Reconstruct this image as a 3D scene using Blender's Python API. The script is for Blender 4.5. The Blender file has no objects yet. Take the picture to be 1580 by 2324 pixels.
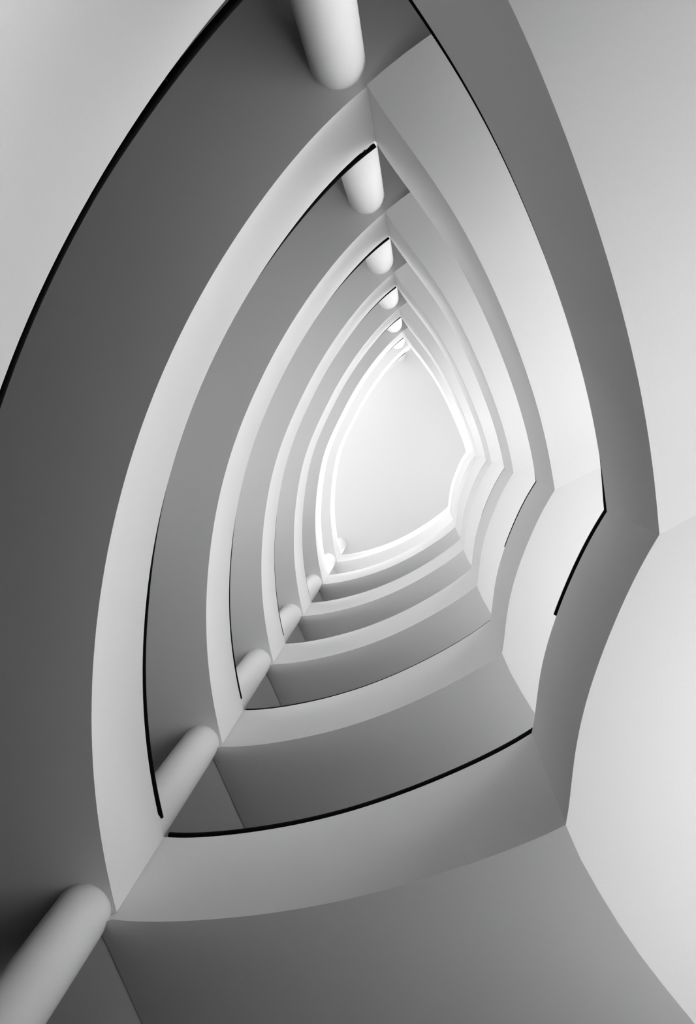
import bpy, bmesh, math
import numpy as np
from mathutils import Vector

# ------------------------------------------------------------------ camera
VX, VY = 952.0, 977.0          # zenith point of the photograph
FPX = 1750.0                   # focal length in pixels of the 1580 x 2324 frame
HS = 3.5                       # storey height (m)
CAMZ = 0.30                    # camera lies close to the ground floor, looking straight up
S = HS / FPX
sc = bpy.context.scene
cam_d = bpy.data.cameras.new('camera')
cam = bpy.data.objects.new('camera', cam_d)
sc.collection.objects.link(cam)
cam_d.sensor_width = 36.0
cam_d.lens = FPX / 2324.0 * 36.0
cam_d.shift_x = (790.0 - VX) / 2324.0
cam_d.shift_y = (VY - 1162.0) / 2324.0
cam_d.clip_start = 0.02
cam.location = (0, 0, CAMZ)
cam.rotation_euler = (math.pi, 0, 0)
sc.camera = cam

# ------------------------------------------------------------------ light
w = bpy.data.worlds.new('overcast_sky')
sc.world = w
w.use_nodes = True
bg = w.node_tree.nodes['Background']
bg.inputs[0].default_value = (1, 1, 1, 1)
bg.inputs[1].default_value = 1.45
sun_d = bpy.data.lights.new('sun', 'SUN')
sun_d.energy = 6.6
sun_d.angle = 0.05
sun = bpy.data.objects.new('sun', sun_d)
sc.collection.objects.link(sun)
sun.location = (30, 0, 60)
SUN_EL, SUN_AZ = math.radians(66), math.radians(5)     # high sun on the glazed right-hand side
sun.rotation_euler = Vector((math.cos(SUN_EL) * math.cos(SUN_AZ), math.cos(SUN_EL) * math.sin(SUN_AZ), math.sin(SUN_EL))).to_track_quat('Z', 'Y').to_euler()
sc.view_settings.view_transform = 'Standard'
sc.view_settings.look = 'None'
sc.view_settings.exposure = 2.3
sc.view_settings.gamma = 1.0
sc.view_settings.use_curve_mapping = False
try:
    sc.cycles.max_bounces = 12
    sc.cycles.diffuse_bounces = 8
except Exception:
    pass

# ------------------------------------------------------------------ materials
def mat(name, col, rough, bump=0.0, scale=40.0, var=0.0, metal=0.0):
    m = bpy.data.materials.new(name)
    m.use_nodes = True
    nt = m.node_tree
    b = nt.nodes['Principled BSDF']
    b.inputs['Base Color'].default_value = (*col, 1)
    b.inputs['Roughness'].default_value = rough
    b.inputs['Metallic'].default_value = metal
    b.inputs['Specular IOR Level'].default_value = 0.3
    tc = nt.nodes.new('ShaderNodeTexCoord')
    nz = nt.nodes.new('ShaderNodeTexNoise')
    nz.inputs['Scale'].default_value = scale
    nz.inputs['Detail'].default_value = 4
    nt.links.new(tc.outputs['Object'], nz.inputs['Vector'])
    if bump:
        bp = nt.nodes.new('ShaderNodeBump')
        bp.inputs['Strength'].default_value = bump
        bp.inputs['Distance'].default_value = 0.002
        nt.links.new(nz.outputs['Fac'], bp.inputs['Height'])
        nt.links.new(bp.outputs['Normal'], b.inputs['Normal'])
    if var:
        rp = nt.nodes.new('ShaderNodeValToRGB')
        rp.color_ramp.elements[0].position = 0.3
        rp.color_ramp.elements[1].position = 0.7
        rp.color_ramp.elements[0].color = (*[c * (1 - var) for c in col], 1)
        rp.color_ramp.elements[1].color = (*col, 1)
        nt.links.new(nz.outputs['Fac'], rp.inputs['Fac'])
        nt.links.new(rp.outputs['Color'], b.inputs['Base Color'])
    return m

M_PLASTER = mat('white_plaster', (0.70, 0.70, 0.70), 0.75, 0.06, 60, 0.02)
M_RAIL = mat('black_steel', (0.002, 0.002, 0.002), 0.7, 0.03, 90)
M_RAIL.node_tree.nodes['Principled BSDF'].inputs['Specular IOR Level'].default_value = 0.05
M_FLOOR = mat('dark_absorbing_floor', (0.03, 0.03, 0.03), 0.5, 0.02, 120, 0.12)  # unseen floors made dark to keep bounced light off the soffits
M_PALE = mat('pale_bounce_floor', (0.75, 0.75, 0.75), 0.5, 0.02, 120, 0.06)  # unseen floors made pale as reflectors for the soffits above
M_MID = mat('grey_bounce_floor', (0.22, 0.22, 0.22), 0.5, 0.02, 120, 0.06)  # unseen floors and treads, middle tone chosen for some upward bounce
M_WALL = mat('dark_absorbing_wall', (0.03, 0.03, 0.03), 0.7, 0.05, 50, 0.1)  # unseen walls made dark to soak up bounced light
M_GROUND = mat('dark_ground', (0.04, 0.04, 0.04), 0.9, 0.1, 8, 0.2)  # kept dark so little outdoor light bounces up to the soffits
M_FRAME = mat('grey_window_frame', (0.35, 0.35, 0.35), 0.5, 0.02, 80)

# ------------------------------------------------------------------ plan of the stair eye
CL, CR = 0.86, 0.295           # heights of the left / right landings above the camera at storey 0 (in storeys)
DROP_T, DROP_BL = 0.012, 0.028 # the flights hang a little lower than the left landing
HP = {'BL': 0.345, 'T': 0.350, 'N': 0.366, 'BR': 0.396}   # parapet with slab edge at the four corners, in storeys
TP = 0.13                      # parapet thickness (m)
XL, XR, YT, YB = -4.3, 3.1, -4.5, 5.4   # inner faces of the outer walls
SLAB, LIFT = 0.30, 0.20         # landing slab, waist of the flights (m)
LEAN = 34.0 * S                # the top end of the eye leans in slightly from floor to floor

LB1 = [(268, 2069.5), (251, 1995), (240, 1947), (232.5, 1917), (226, 1866), (216.3, 1790), (210.8, 1688), (208.7, 1600),
       (211.5, 1504), (217, 1440), (225, 1377), (240, 1281), (256.5, 1200), (276, 1114), (291, 1058), (311.4, 997.5),
       (338, 921.5), (372, 839), (393, 794), (431, 721), (462.7, 655), (512, 574), (547.5, 518), (595.6, 450),
       (651, 379), (692, 331), (732, 287), (803, 217), (833, 194)]
R2B = [(833, 195), (857.6, 231), (904, 299), (934, 340), (995, 425), (1052, 511), (1095.6, 600), (1116.7, 641), (1140.8, 697),
       (1160, 738), (1185, 806), (1210.6, 885), (1231, 958), (1246, 1029), (1255.7, 1096), (1258.7, 1111)]
NB1 = [(1498.5, 1212), (1484, 1234), (1458.7, 1282), (1433.4, 1328), (1413, 1373), (1390.4, 1421.5), (1375, 1464.6), (1362, 1500),
       (1335.7, 1576), (1321.8, 1624), (1310, 1687), (1301.5, 1745.6), (1295, 1798.7), (1290, 1836.7), (1284, 1872)]
B1B = [(1284, 1872), (1184, 1916), (1108, 1947), (1032, 1972), (960, 1995.6), (889, 2016), (813, 2032), (742, 2051), (656, 2067.7),
       (600, 2075), (516.5, 2082), (453, 2088), (382, 2091.8), (321.5, 2091.8), (250.6, 2086.7)]
FT1 = [(833, 194), (857, 172), (881.6, 150), (930, 109), (976, 74)]
FN1 = [(1498.5, 1212), (1540, 1189), (1580, 1168)]
FBR1 = [(1284, 1872), (1314, 1943.7), (1375, 2050), (1433, 2141), (1496.5, 2224.7), (1575, 2321)]
FBL1 = [(251, 2087), (226, 2100), (216, 2125), (258, 2220), (308, 2330)]


def rel(pts):
    a = np.array(pts, float)
    a[:, 0] -= VX
    a[:, 1] -= VY
    return a


def arclen(p):
    d = np.r_[0, np.cumsum(np.hypot(*np.diff(p, axis=0).T))]
    return d / d[-1]


def smooth(p, deg, n):
    t = arclen(p)
    wt = np.ones(len(p))
    wt[0] = wt[-1] = 40
    u = np.linspace(0, 1, n)
    return np.c_[np.polyval(np.polyfit(t, p[:, 0], deg, w=wt), u), np.polyval(np.polyfit(t, p[:, 1], deg, w=wt), u)]


def ease(u):
    """rise of the upper flight: slow start, then the full pitch"""
    k = 0.42
    u = np.asarray(u, float)
    lo = 0.30 * u + 0.70 * u * u / (2 * k)
    at = 0.30 * k + 0.70 * k / 2
    g = np.where(u < k, lo, at + (u - k))
    return g / (at + 1 - k)


def lin(u):
    """rise of the lower flight: a little steeper at its foot"""
    u = np.asarray(u, float)
    return u + 0.34 * u * (1 - u)


def plan_flat(pts, z, deg, n):
    return smooth(rel(pts) * z * S, deg, n)


def plan_flight(pts, z0, z1, prof, deg, n):
    r = rel(pts)
    t = arclen(r)
    for _ in range(30):
        z = z0 + (z1 - z0) * prof(t)
        p = r * z[:, None] * S
        t = arclen(p)
    return smooth(p, deg, n)


NPT = 61
C_L = plan_flat(LB1, 1 + CL, 7, NPT)                                       # BL -> T
C_R = plan_flat(NB1, 1 + CR, 6, 41)                                        # N -> BR
C_T = plan_flight(R2B, 1 + CL - DROP_T, 2 + CR, ease, 6, 49)               # T -> N
C_B = plan_flight(B1B, 1 + CR, 1 + CL - DROP_BL, lin, 6, 49)               # BR -> BL
P_BL, P_T, P_N, P_BR = (C_L[0] + C_B[-1]) / 2, (C_L[-1] + C_T[0]) / 2, (C_T[-1] + C_R[0]) / 2, (C_R[-1] + C_B[0]) / 2


def snap(c, a, b):
    """move the ends of a curve onto the shared corners"""
    u = np.linspace(0, 1, len(c))[:, None]
    return c + (a - c[0]) * (1 - u) ** 6 + (b - c[-1]) * u ** 6


C_L = snap(C_L, P_BL, P_T)
C_T = snap(C_T, P_T, P_N)
C_R = snap(C_R, P_N, P_BR)
C_B = snap(C_B, P_BR, P_BL)


def fold(pts, z, start, lip=0.0):
    r = rel(pts)
    p = r * (z - lip * arclen(r))[:, None] * S
    p = p + (start - p[0])
    d = p[-1] - p[-2]
    d = d / np.hypot(*d)
    # go on to the outer wall
    best = 1e9
    for ax, lim in ((0, XL), (0, XR), (1, YT), (1, YB)):
        if abs(d[ax]) > 1e-6:
            q = (lim - p[-1][ax]) / d[ax]
            if q > 0:
                best = min(best, q)
    p = np.vstack([p, p[-1] + d * best])
    # resample
    t = arclen(p)
    u = np.linspace(0, 1, 33)
    return np.c_[np.interp(u, t, p[:, 0]), np.interp(u, t, p[:, 1])]


LIP_T = 0.060                  # the upper flight's foot deepens away from the eye (storeys)
F_T = fold(FT1, 1 + CL, P_T, LIP_T)
F_N = fold(FN1, 1 + CR, P_N)
F_BR = fold(FBR1, 1 + CR, P_BR)
F_BL = fold(FBL1, 1 + CL - DROP_BL, P_BL)


def lean(p, k):
    """k storeys above storey 1"""
    p = np.array(p, float)
    y0, y1 = 520 * S, -420 * S
    q = np.clip((p[:, 1] - y0) / (y1 - y0), 0, 1)
    wgt = q * q * (3 - 2 * q)
    # nothing moves at the outer walls
    e = np.minimum.reduce([p[:, 0] - XL, XR - p[:, 0], p[:, 1] - YT, YB - p[:, 1]])
    wgt = wgt * np.clip(e / 0.6, 0, 1)
    p[:, 1] += LEAN * k * wgt
    return p


# ------------------------------------------------------------------ mesh helpers
COL = sc.collection


def link_mesh(name, bm, m, parent=None, smooth_angle=0.5):
    bmesh.ops.recalc_face_normals(bm, faces=bm.faces)
    me = bpy.data.meshes.new(name)
    bm.to_mesh(me)
    bm.free()
    me.materials.append(m)
    if smooth_angle:
        me.polygons.foreach_set('use_smooth', [True] * len(me.polygons))
        me.set_sharp_from_angle(angle=smooth_angle)
    o = bpy.data.objects.new(name, me)
    COL.objects.link(o)
    o.parent = parent
    return o


def thing(name, label, cat, group=None, loc=(0, 0, 0)):
    o = bpy.data.objects.new(name, None)
    o.empty_display_size = 0.2
    COL.objects.link(o)
    o.location = loc
    o['label'] = label
    o['category'] = cat
    if group:
        o['group'] = group
    return o


def zw(z):
    return CAMZ + z * HS


def end_vec(f):
    d = f[2] - f[0]
    return d / np.hypot(*d) * TP * 1.25


def normals(p):
    d = np.gradient(p, axis=0)
    d = d / np.hypot(d[:, 0], d[:, 1])[:, None]
    return np.c_[d[:, 1], -d[:, 0]]


def offset(p, dist, e0=None, e1=None):
    """curve moved outwards (away from the eye); its ends follow the fold lines"""
    n = normals(p) * dist
    L = np.r_[0, np.cumsum(np.hypot(*np.diff(p, axis=0).T))]
    out = n.copy()
    for e, a in ((e0, L), (e1, L[-1] - L)):
        if e is not None:
            b = np.clip(1 - a / 0.35, 0, 1)
            b = (b * b * (3 - 2 * b))[:, None]
            out = out * (1 - b) + e * (dist / TP) * b
    return p + out


def parapet(name, inner, outer, zb, zt, parent, r=0.012):
    """solid balustrade wall; zb / zt in metres per point; top edge slightly rounded"""
    bm = bmesh.new()
    rows = []
    for i in range(len(inner)):
        a, b = inner[i], outer[i]
        d = (b - a) / np.hypot(*(b - a))
        prof = [(a, zb[i]), (a, zt[i] - r), (a + d * r * 0.3, zt[i] - r * 0.3), (a + d * r, zt[i]),
                (b - d * r, zt[i]), (b, zt[i] - r), (b, zb[i])]
        rows.append([bm.verts.new((q[0], q[1], z)) for q, z in prof])
    m = len(rows[0])
    for i in range(len(rows) - 1):
        for j in range(m):
            k = (j + 1) % m
            bm.faces.new((rows[i][j], rows[i][k], rows[i + 1][k], rows[i + 1][j]))
    bm.faces.new(rows[0])
    bm.faces.new(rows[-1][::-1])
    return link_mesh(name, bm, M_PLASTER, parent)


def flat_slab(name, poly, z, parent, finish, edge):
    bm = bmesh.new()
    lo = [bm.verts.new((p[0], p[1], z)) for p in poly]
    hi = [bm.verts.new((p[0], p[1], z + SLAB)) for p in poly]
    n = len(poly)
    fs = [bm.faces.new(lo), bm.faces.new(hi)]
    for i in range(n):
        bm.faces.new((lo[i], lo[(i + 1) % n], hi[(i + 1) % n], hi[i]))
    bmesh.ops.triangulate(bm, faces=fs)
    o = link_mesh(name, bm, M_PLASTER, parent, 0.3)
    # unseen floor finish, added on top for its effect on bounced light
    bm = bmesh.new()
    poly = list(edge) + list(poly[len(edge):])     # it stops at the foot of the parapet
    a = [bm.verts.new((p[0], p[1], z + SLAB)) for p in poly]
    b = [bm.verts.new((p[0], p[1], z + SLAB + 0.02)) for p in poly]
    fs = [bm.faces.new(a), bm.faces.new(b)]
    for i in range(n):
        bm.faces.new((a[i], a[(i + 1) % n], b[(i + 1) % n], b[i]))
    bmesh.ops.triangulate(bm, faces=fs)
    link_mesh('bounce_floor_finish', bm, finish, parent, 0.3)
    return o


NFOLD = 18


def coons(P, Q, F0, F1, nt=NFOLD):
    ns = len(P)
    s = np.linspace(0, 1, ns)[:, None, None]
    t = np.linspace(0, 1, nt)[None, :, None]

    def res(c, n):
        u = np.linspace(0, 1, n)
        a = arclen(c)
        return np.c_[np.interp(u, a, c[:, 0]), np.interp(u, a, c[:, 1])]
    Q = res(Q, ns)
    return ((1 - t) * P[:, None] + t * Q[:, None] + (1 - s) * F0[None] + s * F1[None]
            - ((1 - s) * (1 - t) * P[0] + (1 - s) * t * Q[0] + s * (1 - t) * P[-1] + s * t * Q[-1]))


def flight_slab(name, P, Q, F0, F1, z, parent, finish, edge, zx, steps=20):
    """sloping slab with a smooth soffit and a stepped upper side"""
    g = coons(P, Q, F0, F1)
    ns, nt = g.shape[:2]
    bm = bmesh.new()
    lo = [[bm.verts.new((g[i, j, 0], g[i, j, 1], z[i] + zx[i, j])) for j in range(nt)] for i in range(ns)]
    lift = LIFT
    hi = [[bm.verts.new((g[i, j, 0], g[i, j, 1], z[i] + lift)) for j in range(nt)] for i in range(ns)]
    for i in range(ns - 1):
        for j in range(nt - 1):
            bm.faces.new((lo[i][j], lo[i][j + 1], lo[i + 1][j + 1], lo[i + 1][j]))
            bm.faces.new((hi[i][j], hi[i][j + 1], hi[i + 1][j + 1], hi[i + 1][j]))
        bm.faces.new((lo[i][0], hi[i][0], hi[i + 1][0], lo[i + 1][0]))
        bm.faces.new((lo[i][-1], hi[i][-1], hi[i + 1][-1], lo[i + 1][-1]))
    for j in range(nt - 1):
        for i in (0, ns - 1):
            bm.faces.new((lo[i][j], hi[i][j], hi[i][j + 1], lo[i][j + 1]))
    o = link_mesh(name, bm, M_PLASTER, parent, 0.5)
    # treads and risers, unseen; their tone is set for bounced light
    bm = bmesh.new()
    g[:, 0] = edge
    row = []
    for i in range(ns):
        q = int(min(i / (ns - 1), 0.9999) * steps)
        zi = z[min(ns - 1, int(round((q + 1) / steps * (ns - 1))))] + lift + 0.02
        row.append((i, zi))
        if i < ns - 1 and int(min((i + 1) / (ns - 1), 0.9999) * steps) != q:
            row.append((i + 1, zi))
    vs = [[bm.verts.new((g[i, j, 0], g[i, j, 1], zi)) for j in range(nt)] for i, zi in row]
    for i in range(len(vs) - 1):
        for j in range(nt - 1):
            bm.faces.new((vs[i][j], vs[i][j + 1], vs[i + 1][j + 1], vs[i + 1][j]))
    link_mesh('treads', bm, finish, parent, 0)
    return o


def tube(bm, pts, r, seg=10, caps=True):
    pts = [Vector(p) for p in pts]
    rings = []
    for i, p in enumerate(pts):
        d = (pts[min(i + 1, len(pts) - 1)] - pts[max(i - 1, 0)]).normalized()
        a = Vector((0, 0, 1)).cross(d)
        a = a.normalized() if a.length > 1e-4 else Vector((1, 0, 0))
        b = d.cross(a)
        rings.append([bm.verts.new(p + (a * math.cos(q) + b * math.sin(q)) * r)
                      for q in [2 * math.pi * k / seg for k in range(seg)]])
    for i in range(len(rings) - 1):
        for k in range(seg):
            bm.faces.new((rings[i][k], rings[i][(k + 1) % seg], rings[i + 1][(k + 1) % seg], rings[i + 1][k]))
    if caps:
        bm.faces.new(rings[0][::-1])
        bm.faces.new(rings[-1])


RAIL_R, RAIL_E, RAIL_D = 0.026, 0.15, 0.062


def handrail(inner, zt, parent, i0, i1, dist=None, first=None, last=None):
    """round black rail carried just above the parapet on short brackets"""
    n = len(inner)
    dist = np.full(n, RAIL_D) if dist is None else dist
    p = inner + normals(inner) * dist[:, None]
    if first is not None:
        p[i0] = first
    if last is not None:
        p[i1 - 1] = last
    pts = [(p[i, 0], p[i, 1], zt[i] + RAIL_E) for i in range(i0, i1)]
    bm = bmesh.new()
    tube(bm, pts, RAIL_R)
    o = link_mesh('handrail', bm, M_RAIL, parent, 0.8)
    L = np.r_[0, np.cumsum(np.hypot(*np.diff(p[i0:i1], axis=0).T))]
    nb = max(2, int(round(L[-1] / 1.3)) + 1)
    for q in np.linspace(0.12, L[-1] - 0.12, nb):
        i = i0 + int(np.argmin(abs(L - q)))
        bm = bmesh.new()
        tube(bm, [(p[i, 0], p[i, 1], zt[i] - 0.01), (p[i, 0], p[i, 1], zt[i] + RAIL_E)], 0.009, 6)
        link_mesh('rail_bracket', bm, M_RAIL, o, 0.8)
    return o


def box(name, x0, x1, y0, y1, z0, z1, m, parent=None):
    bm = bmesh.new()
    v = [bm.verts.new((x, y, z)) for x in (x0, x1) for y in (y0, y1) for z in (z0, z1)]
    for f in ((0, 1, 3, 2), (4, 6, 7, 5), (0, 4, 5, 1), (2, 3, 7, 6), (0, 2, 6, 4), (1, 5, 7, 3)):
        bm.faces.new([v[i] for i in f])
    return link_mesh(name, bm, m, parent, 0)


def struct(o):
    o['kind'] = 'structure'
    return o


# ------------------------------------------------------------------ the building around the stair
TOP = zw(7 + CL)               # ceiling
WT = 0.3
struct(box('floor', XL - WT, XR + WT, YT - WT, YB + WT, -0.3, 0.0, M_FLOOR))
g_ = struct(box('ground', -150, 150, -150, 150, -0.7, -0.31, M_GROUND))
struct(box('ceiling', XL - WT, XR + WT, YT - WT, YB + WT, TOP, TOP + 0.3, M_PLASTER))


def window(name, axis, wall, a0, a1, z0, z1, bays):
    """mullions and transoms filling one opening of an outer wall"""
    bm = bmesh.new()

    def bar(p0, p1, q0, q1):
        lo, hi = (wall + 0.10, wall + 0.18)
        xs = (lo, hi) if axis == 0 else (p0, p1)
        ys = (p0, p1) if axis == 0 else (lo, hi)
        v = [bm.verts.new((x, y, z)) for x in xs for y in ys for z in (q0, q1)]
        for f in ((0, 1, 3, 2), (4, 6, 7, 5), (0, 4, 5, 1), (2, 3, 7, 6), (0, 2, 6, 4), (1, 5, 7, 3)):
            bm.faces.new([v[i] for i in f])
    for k in range(bays + 1):
        c = a0 + (a1 - a0) * k / bays
        c = min(max(c, a0 + 0.03), a1 - 0.03)
        bar(c - 0.03, c + 0.03, z0, z1)
    bar(a0, a1, z0, z0 + 0.06)
    bar(a0, a1, z1 - 0.06, z1)
    return struct(link_mesh(name, bm, M_FRAME, None, 0))


def wall_with_openings(name, axis, wall, side, a0, a1, openings):
    """wall slab made of the pieces around full-width openings given as (p0, p1, z0, z1), sorted by z"""
    bm = bmesh.new()

    def blk(p0, p1, q0, q1):
        if p1 - p0 < 1e-4 or q1 - q0 < 1e-4:
            return
        t = (wall, wall + side * WT)
        xs = t if axis == 0 else (p0, p1)
        ys = (p0, p1) if axis == 0 else t
        v = [bm.verts.new((x, y, z)) for x in xs for y in ys for z in (q0, q1)]
        for f in ((0, 1, 3, 2), (4, 6, 7, 5), (0, 4, 5, 1), (2, 3, 7, 6), (0, 2, 6, 4), (1, 5, 7, 3)):
            bm.faces.new([v[i] for i in f])
    z = 0.0
    for p0, p1, z0, z1 in openings:
        blk(a0, a1, z, z0)
        blk(a0, p0, z0, z1)
        blk(p1, a1, z0, z1)
        z = z1
    blk(a0, a1, z, TOP)
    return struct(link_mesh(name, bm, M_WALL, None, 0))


RY0, RY1 = -2.8, 3.8
WIN_R = [(0.8, 3.0, 0.4, zw(CR) - 0.15)]
for n in range(0, 7):
    WIN_R.append((RY0, RY1, zw(n + CR) + 0.35, min(zw(n + 1 + CR) - 0.15, TOP - 0.15)))
# unseen windows added to brighten the upper storeys, larger storey by storey
GROW = {1: 0.28, 2: 0.45, 3: 0.55, 4: 0.55, 5: 0.85, 6: 1.0}
ADDED_WIN_L, ADDED_WIN_B = [], []
for n, g in GROW.items():
    z0, z1 = zw(n + CL) + 0.45, zw(n + 1 + CL) - 0.15
    c, hw = 0.0, 4.6 * g
    ADDED_WIN_L.append((max(c - hw, YT + 0.3), min(c + hw, YB - 0.3), z0, z1))
    if n >= 5:
        ADDED_WIN_B.append((XL + 0.4, XR - 0.4, z0, z1))
count = 0
for nm, axis, wall, side, a0, a1, wins, bays in (
        ('wall_right', 0, XR, 1, YT - WT, YB + WT, WIN_R, 7), ('wall_left', 0, XL, -1, YT - WT, YB + WT, ADDED_WIN_L, 6),
        ('wall_back', 1, YT, -1, XL, XR, ADDED_WIN_B, 7), ('wall_front', 1, YB, 1, XL, XR, ADDED_WIN_B, 7)):
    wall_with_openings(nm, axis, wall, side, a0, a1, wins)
    for a, b, z0, z1 in wins:
        count += 1
        window('window_%d' % count, axis, wall if side > 0 else wall - 0.28, a, b, z0, z1, bays)  # those in the left, back and front walls are added for light

# ------------------------------------------------------------------ landings, flights and columns, storey by storey
ORD = ['nearest', 'second nearest', 'third nearest', 'fourth nearest', 'fifth nearest', 'sixth nearest', 'farthest']


def order(i, total):
    return 'farthest' if i == total - 1 else ORD[i]


tt = np.linspace(0, 1, NFOLD)
E_T, E_N, E_BR, E_BL = end_vec(F_T), end_vec(F_N), end_vec(F_BR), end_vec(F_BL)


def resample(g):
    t = arclen(g)
    v = np.linspace(0, 1, NFOLD)
    return np.c_[np.interp(v, t, g[:, 0]), np.interp(v, t, g[:, 1])]


def mitre(a, b, d):
    """point at distance d behind the corner where curve a runs into curve b"""
    n1, n2 = normals(a)[-1], normals(b)[0]
    return b[0] + (n1 + n2) / (1 + n1 @ n2) * d


def corner_path(a, b, corners):
    return np.vstack([a] + [np.array(c, float) for c in corners] + [b])


for n in range(0, 7):
    k = n - 1
    cl, ct, cr, cb = (lean(c, k) for c in (C_L, C_T, C_R, C_B))
    ft, fn, fr, fb = (lean(c, k) for c in (F_T, F_N, F_BR, F_BL))
    # ---- left landing n
    z = zw(n + CL)
    u = np.linspace(0, 1, len(cl))
    zt = zw(n + CL) + HS * (HP['BL'] + (HP['T'] - HP['BL']) * u)
    t = thing('stair_landing', 'curved landing with a bright parapet left of the eye, %s of seven' % order(n, 7),
              'landing', 'landings on the left of the stair eye', (XL + 1.2, 0.5, z))
    t.location = (0, 0, 0)
    back = offset(cl, TP, E_BL, E_T)
    parapet('parapet', cl, back, np.full(len(cl), z + SLAB), zt, t)
    if n == 0:
        parapet('edge_beam', cl, back, np.full(len(cl), z - 0.40), np.full(len(cl), z), t, 0.0002)
    f0, f1 = resample(fb), resample(ft)
    poly = list(cl) + list(f1[1:]) + [(XL, YT), (XL, YB)] + list(f0[::-1][:-1])
    flat_slab('slab', poly, z, t, M_FLOOR if n < 1 else M_MID if n < 2 else M_PALE, back)  # finish turns paler upward to bounce more light onto higher soffits
    handrail(cl, zt, t, 1, len(cl), np.interp(u, [0, 0.3, 0.5, 0.72, 1], [0.050, 0.050, 0.078, 0.078, 0.020]))
    # ---- right landing n
    z = zw(n + CR)
    u = np.linspace(0, 1, len(cr))
    zt = z + HS * (HP['N'] + (HP['BR'] - HP['N']) * u)
    t = thing('stair_landing', 'half landing with a pale soffit right of the eye, %s in view' % order(n - 1, 6) if n else 'half landing right of the eye, just above the ground floor',
              'landing', 'half landings on the right of the stair eye')
    back = offset(cr, TP, E_N, E_BR)
    parapet('parapet', cr, back, np.full(len(cr), z + SLAB), zt, t)
    f0, f1 = resample(fn), resample(fr)
    poly = list(cr) + list(f1[1:]) + list(f0[::-1][:-1])
    flat_slab('slab', poly, z, t, M_PALE, back)  # pale finish added to throw window light up to the next soffit
    handrail(cr, zt, t, 0, int(len(cr) * 0.53), np.full(len(cr), 0.040), first=mitre(lean(C_T, k), cr, 0.040))
    # ---- lower flight, right landing n up to left landing n
    u = np.linspace(0, 1, len(cb))
    zb = zw(n + CR + (CL - DROP_BL - CR) * lin(u))
    zt = zw(n + CR + HP['BR'] + (CL + HP['BL'] - CR - HP['BR']) * lin(u))
    t = thing('stair_flight', 'curved stair flight at the bottom of the eye, %s in view' % order(n - 1, 6) if n else 'stair flight at the bottom of the eye, just above the ground floor',
              'staircase', 'flights along the bottom of the eye')
    back = offset(cb, TP, E_BR, E_BL)
    parapet('parapet', cb, back, zb + LIFT, zt, t)
    f0, f1 = resample(fr), resample(fb)
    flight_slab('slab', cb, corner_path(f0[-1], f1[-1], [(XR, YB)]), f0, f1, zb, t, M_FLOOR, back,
                u[:, None] ** 6 * np.clip(tt * 5, 0, 1)[None] * DROP_BL * HS * 0.8)
    handrail(cb, zt, t, 0, len(cb))
    # ---- upper flight, left landing n up to right landing n + 1
    if n < 6:
        u = np.linspace(0, 1, len(ct))
        ct2 = ct * (1 - u[:, None]) + lean(C_T, k + 1) * u[:, None]
        zb = zw(n + CL - DROP_T + (1 + CR - CL + DROP_T) * ease(u))
        zt = zw(n + CL + HP['T'] + (1 + CR + HP['N'] - CL - HP['T']) * ease(u))
        t = thing('stair_flight', 'curved stair flight on the upper right of the eye, %s in view' % order(n, 6),
                  'staircase', 'flights along the upper right of the eye')
        back = offset(ct2, TP, E_T, E_N)
        parapet('parapet', ct2, back, zb + LIFT, zt, t)
        f0, f1 = resample(ft), resample(lean(F_N, k + 1))
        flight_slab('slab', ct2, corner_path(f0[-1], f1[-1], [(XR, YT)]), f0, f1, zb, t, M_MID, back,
                    -(1 - u[:, None]) ** 4 * np.clip(tt * 3.7, 0, 1)[None] * LIP_T * HS)
        handrail(ct2, zt, t, 1, len(ct2), np.interp(u, [0, 0.6, 0.9, 1], [0.055, 0.062, 0.062, 0.040]),
                 last=mitre(ct2, lean(C_R, k + 1), 0.040))

# ---- columns, one storey each
CT0 = rel([(766, 140)])[0] * (1 + CL) * S
CB0 = rel([(189, 2069)])[0] * (1 + CL) * S
CRAD = 64 * (1 + CL) * S
CORD = ['nearest', 'second nearest', 'third nearest', 'fourth nearest', 'fifth nearest', 'second farthest', 'farthest']
for base, where, grp in ((CT0, 'top corner', 'columns in the top corner'),
                         (CB0, 'bottom left corner', 'columns in the bottom left corner')):
    for n in range(1, 8):
        p = lean(np.array([base]), n - 1)[0]
        z0, z1 = zw(n - 1 + CL) + SLAB, zw(n + CL)
        bm = bmesh.new()
        seg = 64
        rings = []
        for zz, rr in ((z0, CRAD), (z1, CRAD)):
            rings.append([bm.verts.new((rr * math.cos(2 * math.pi * q / seg), rr * math.sin(2 * math.pi * q / seg), zz - z0)) for q in range(seg)])
        for q in range(seg):
            bm.faces.new((rings[0][q], rings[0][(q + 1) % seg], rings[1][(q + 1) % seg], rings[1][q]))
        bm.faces.new(rings[0][::-1])
        bm.faces.new(rings[1])
        o = link_mesh('column', bm, M_PLASTER, None, 0.6)
        o.location = (p[0], p[1], z0)
        o['label'] = 'round white column in the %s of the eye, %s one' % (where, CORD[n - 1])
        o['category'] = 'column'
        o['group'] = grp
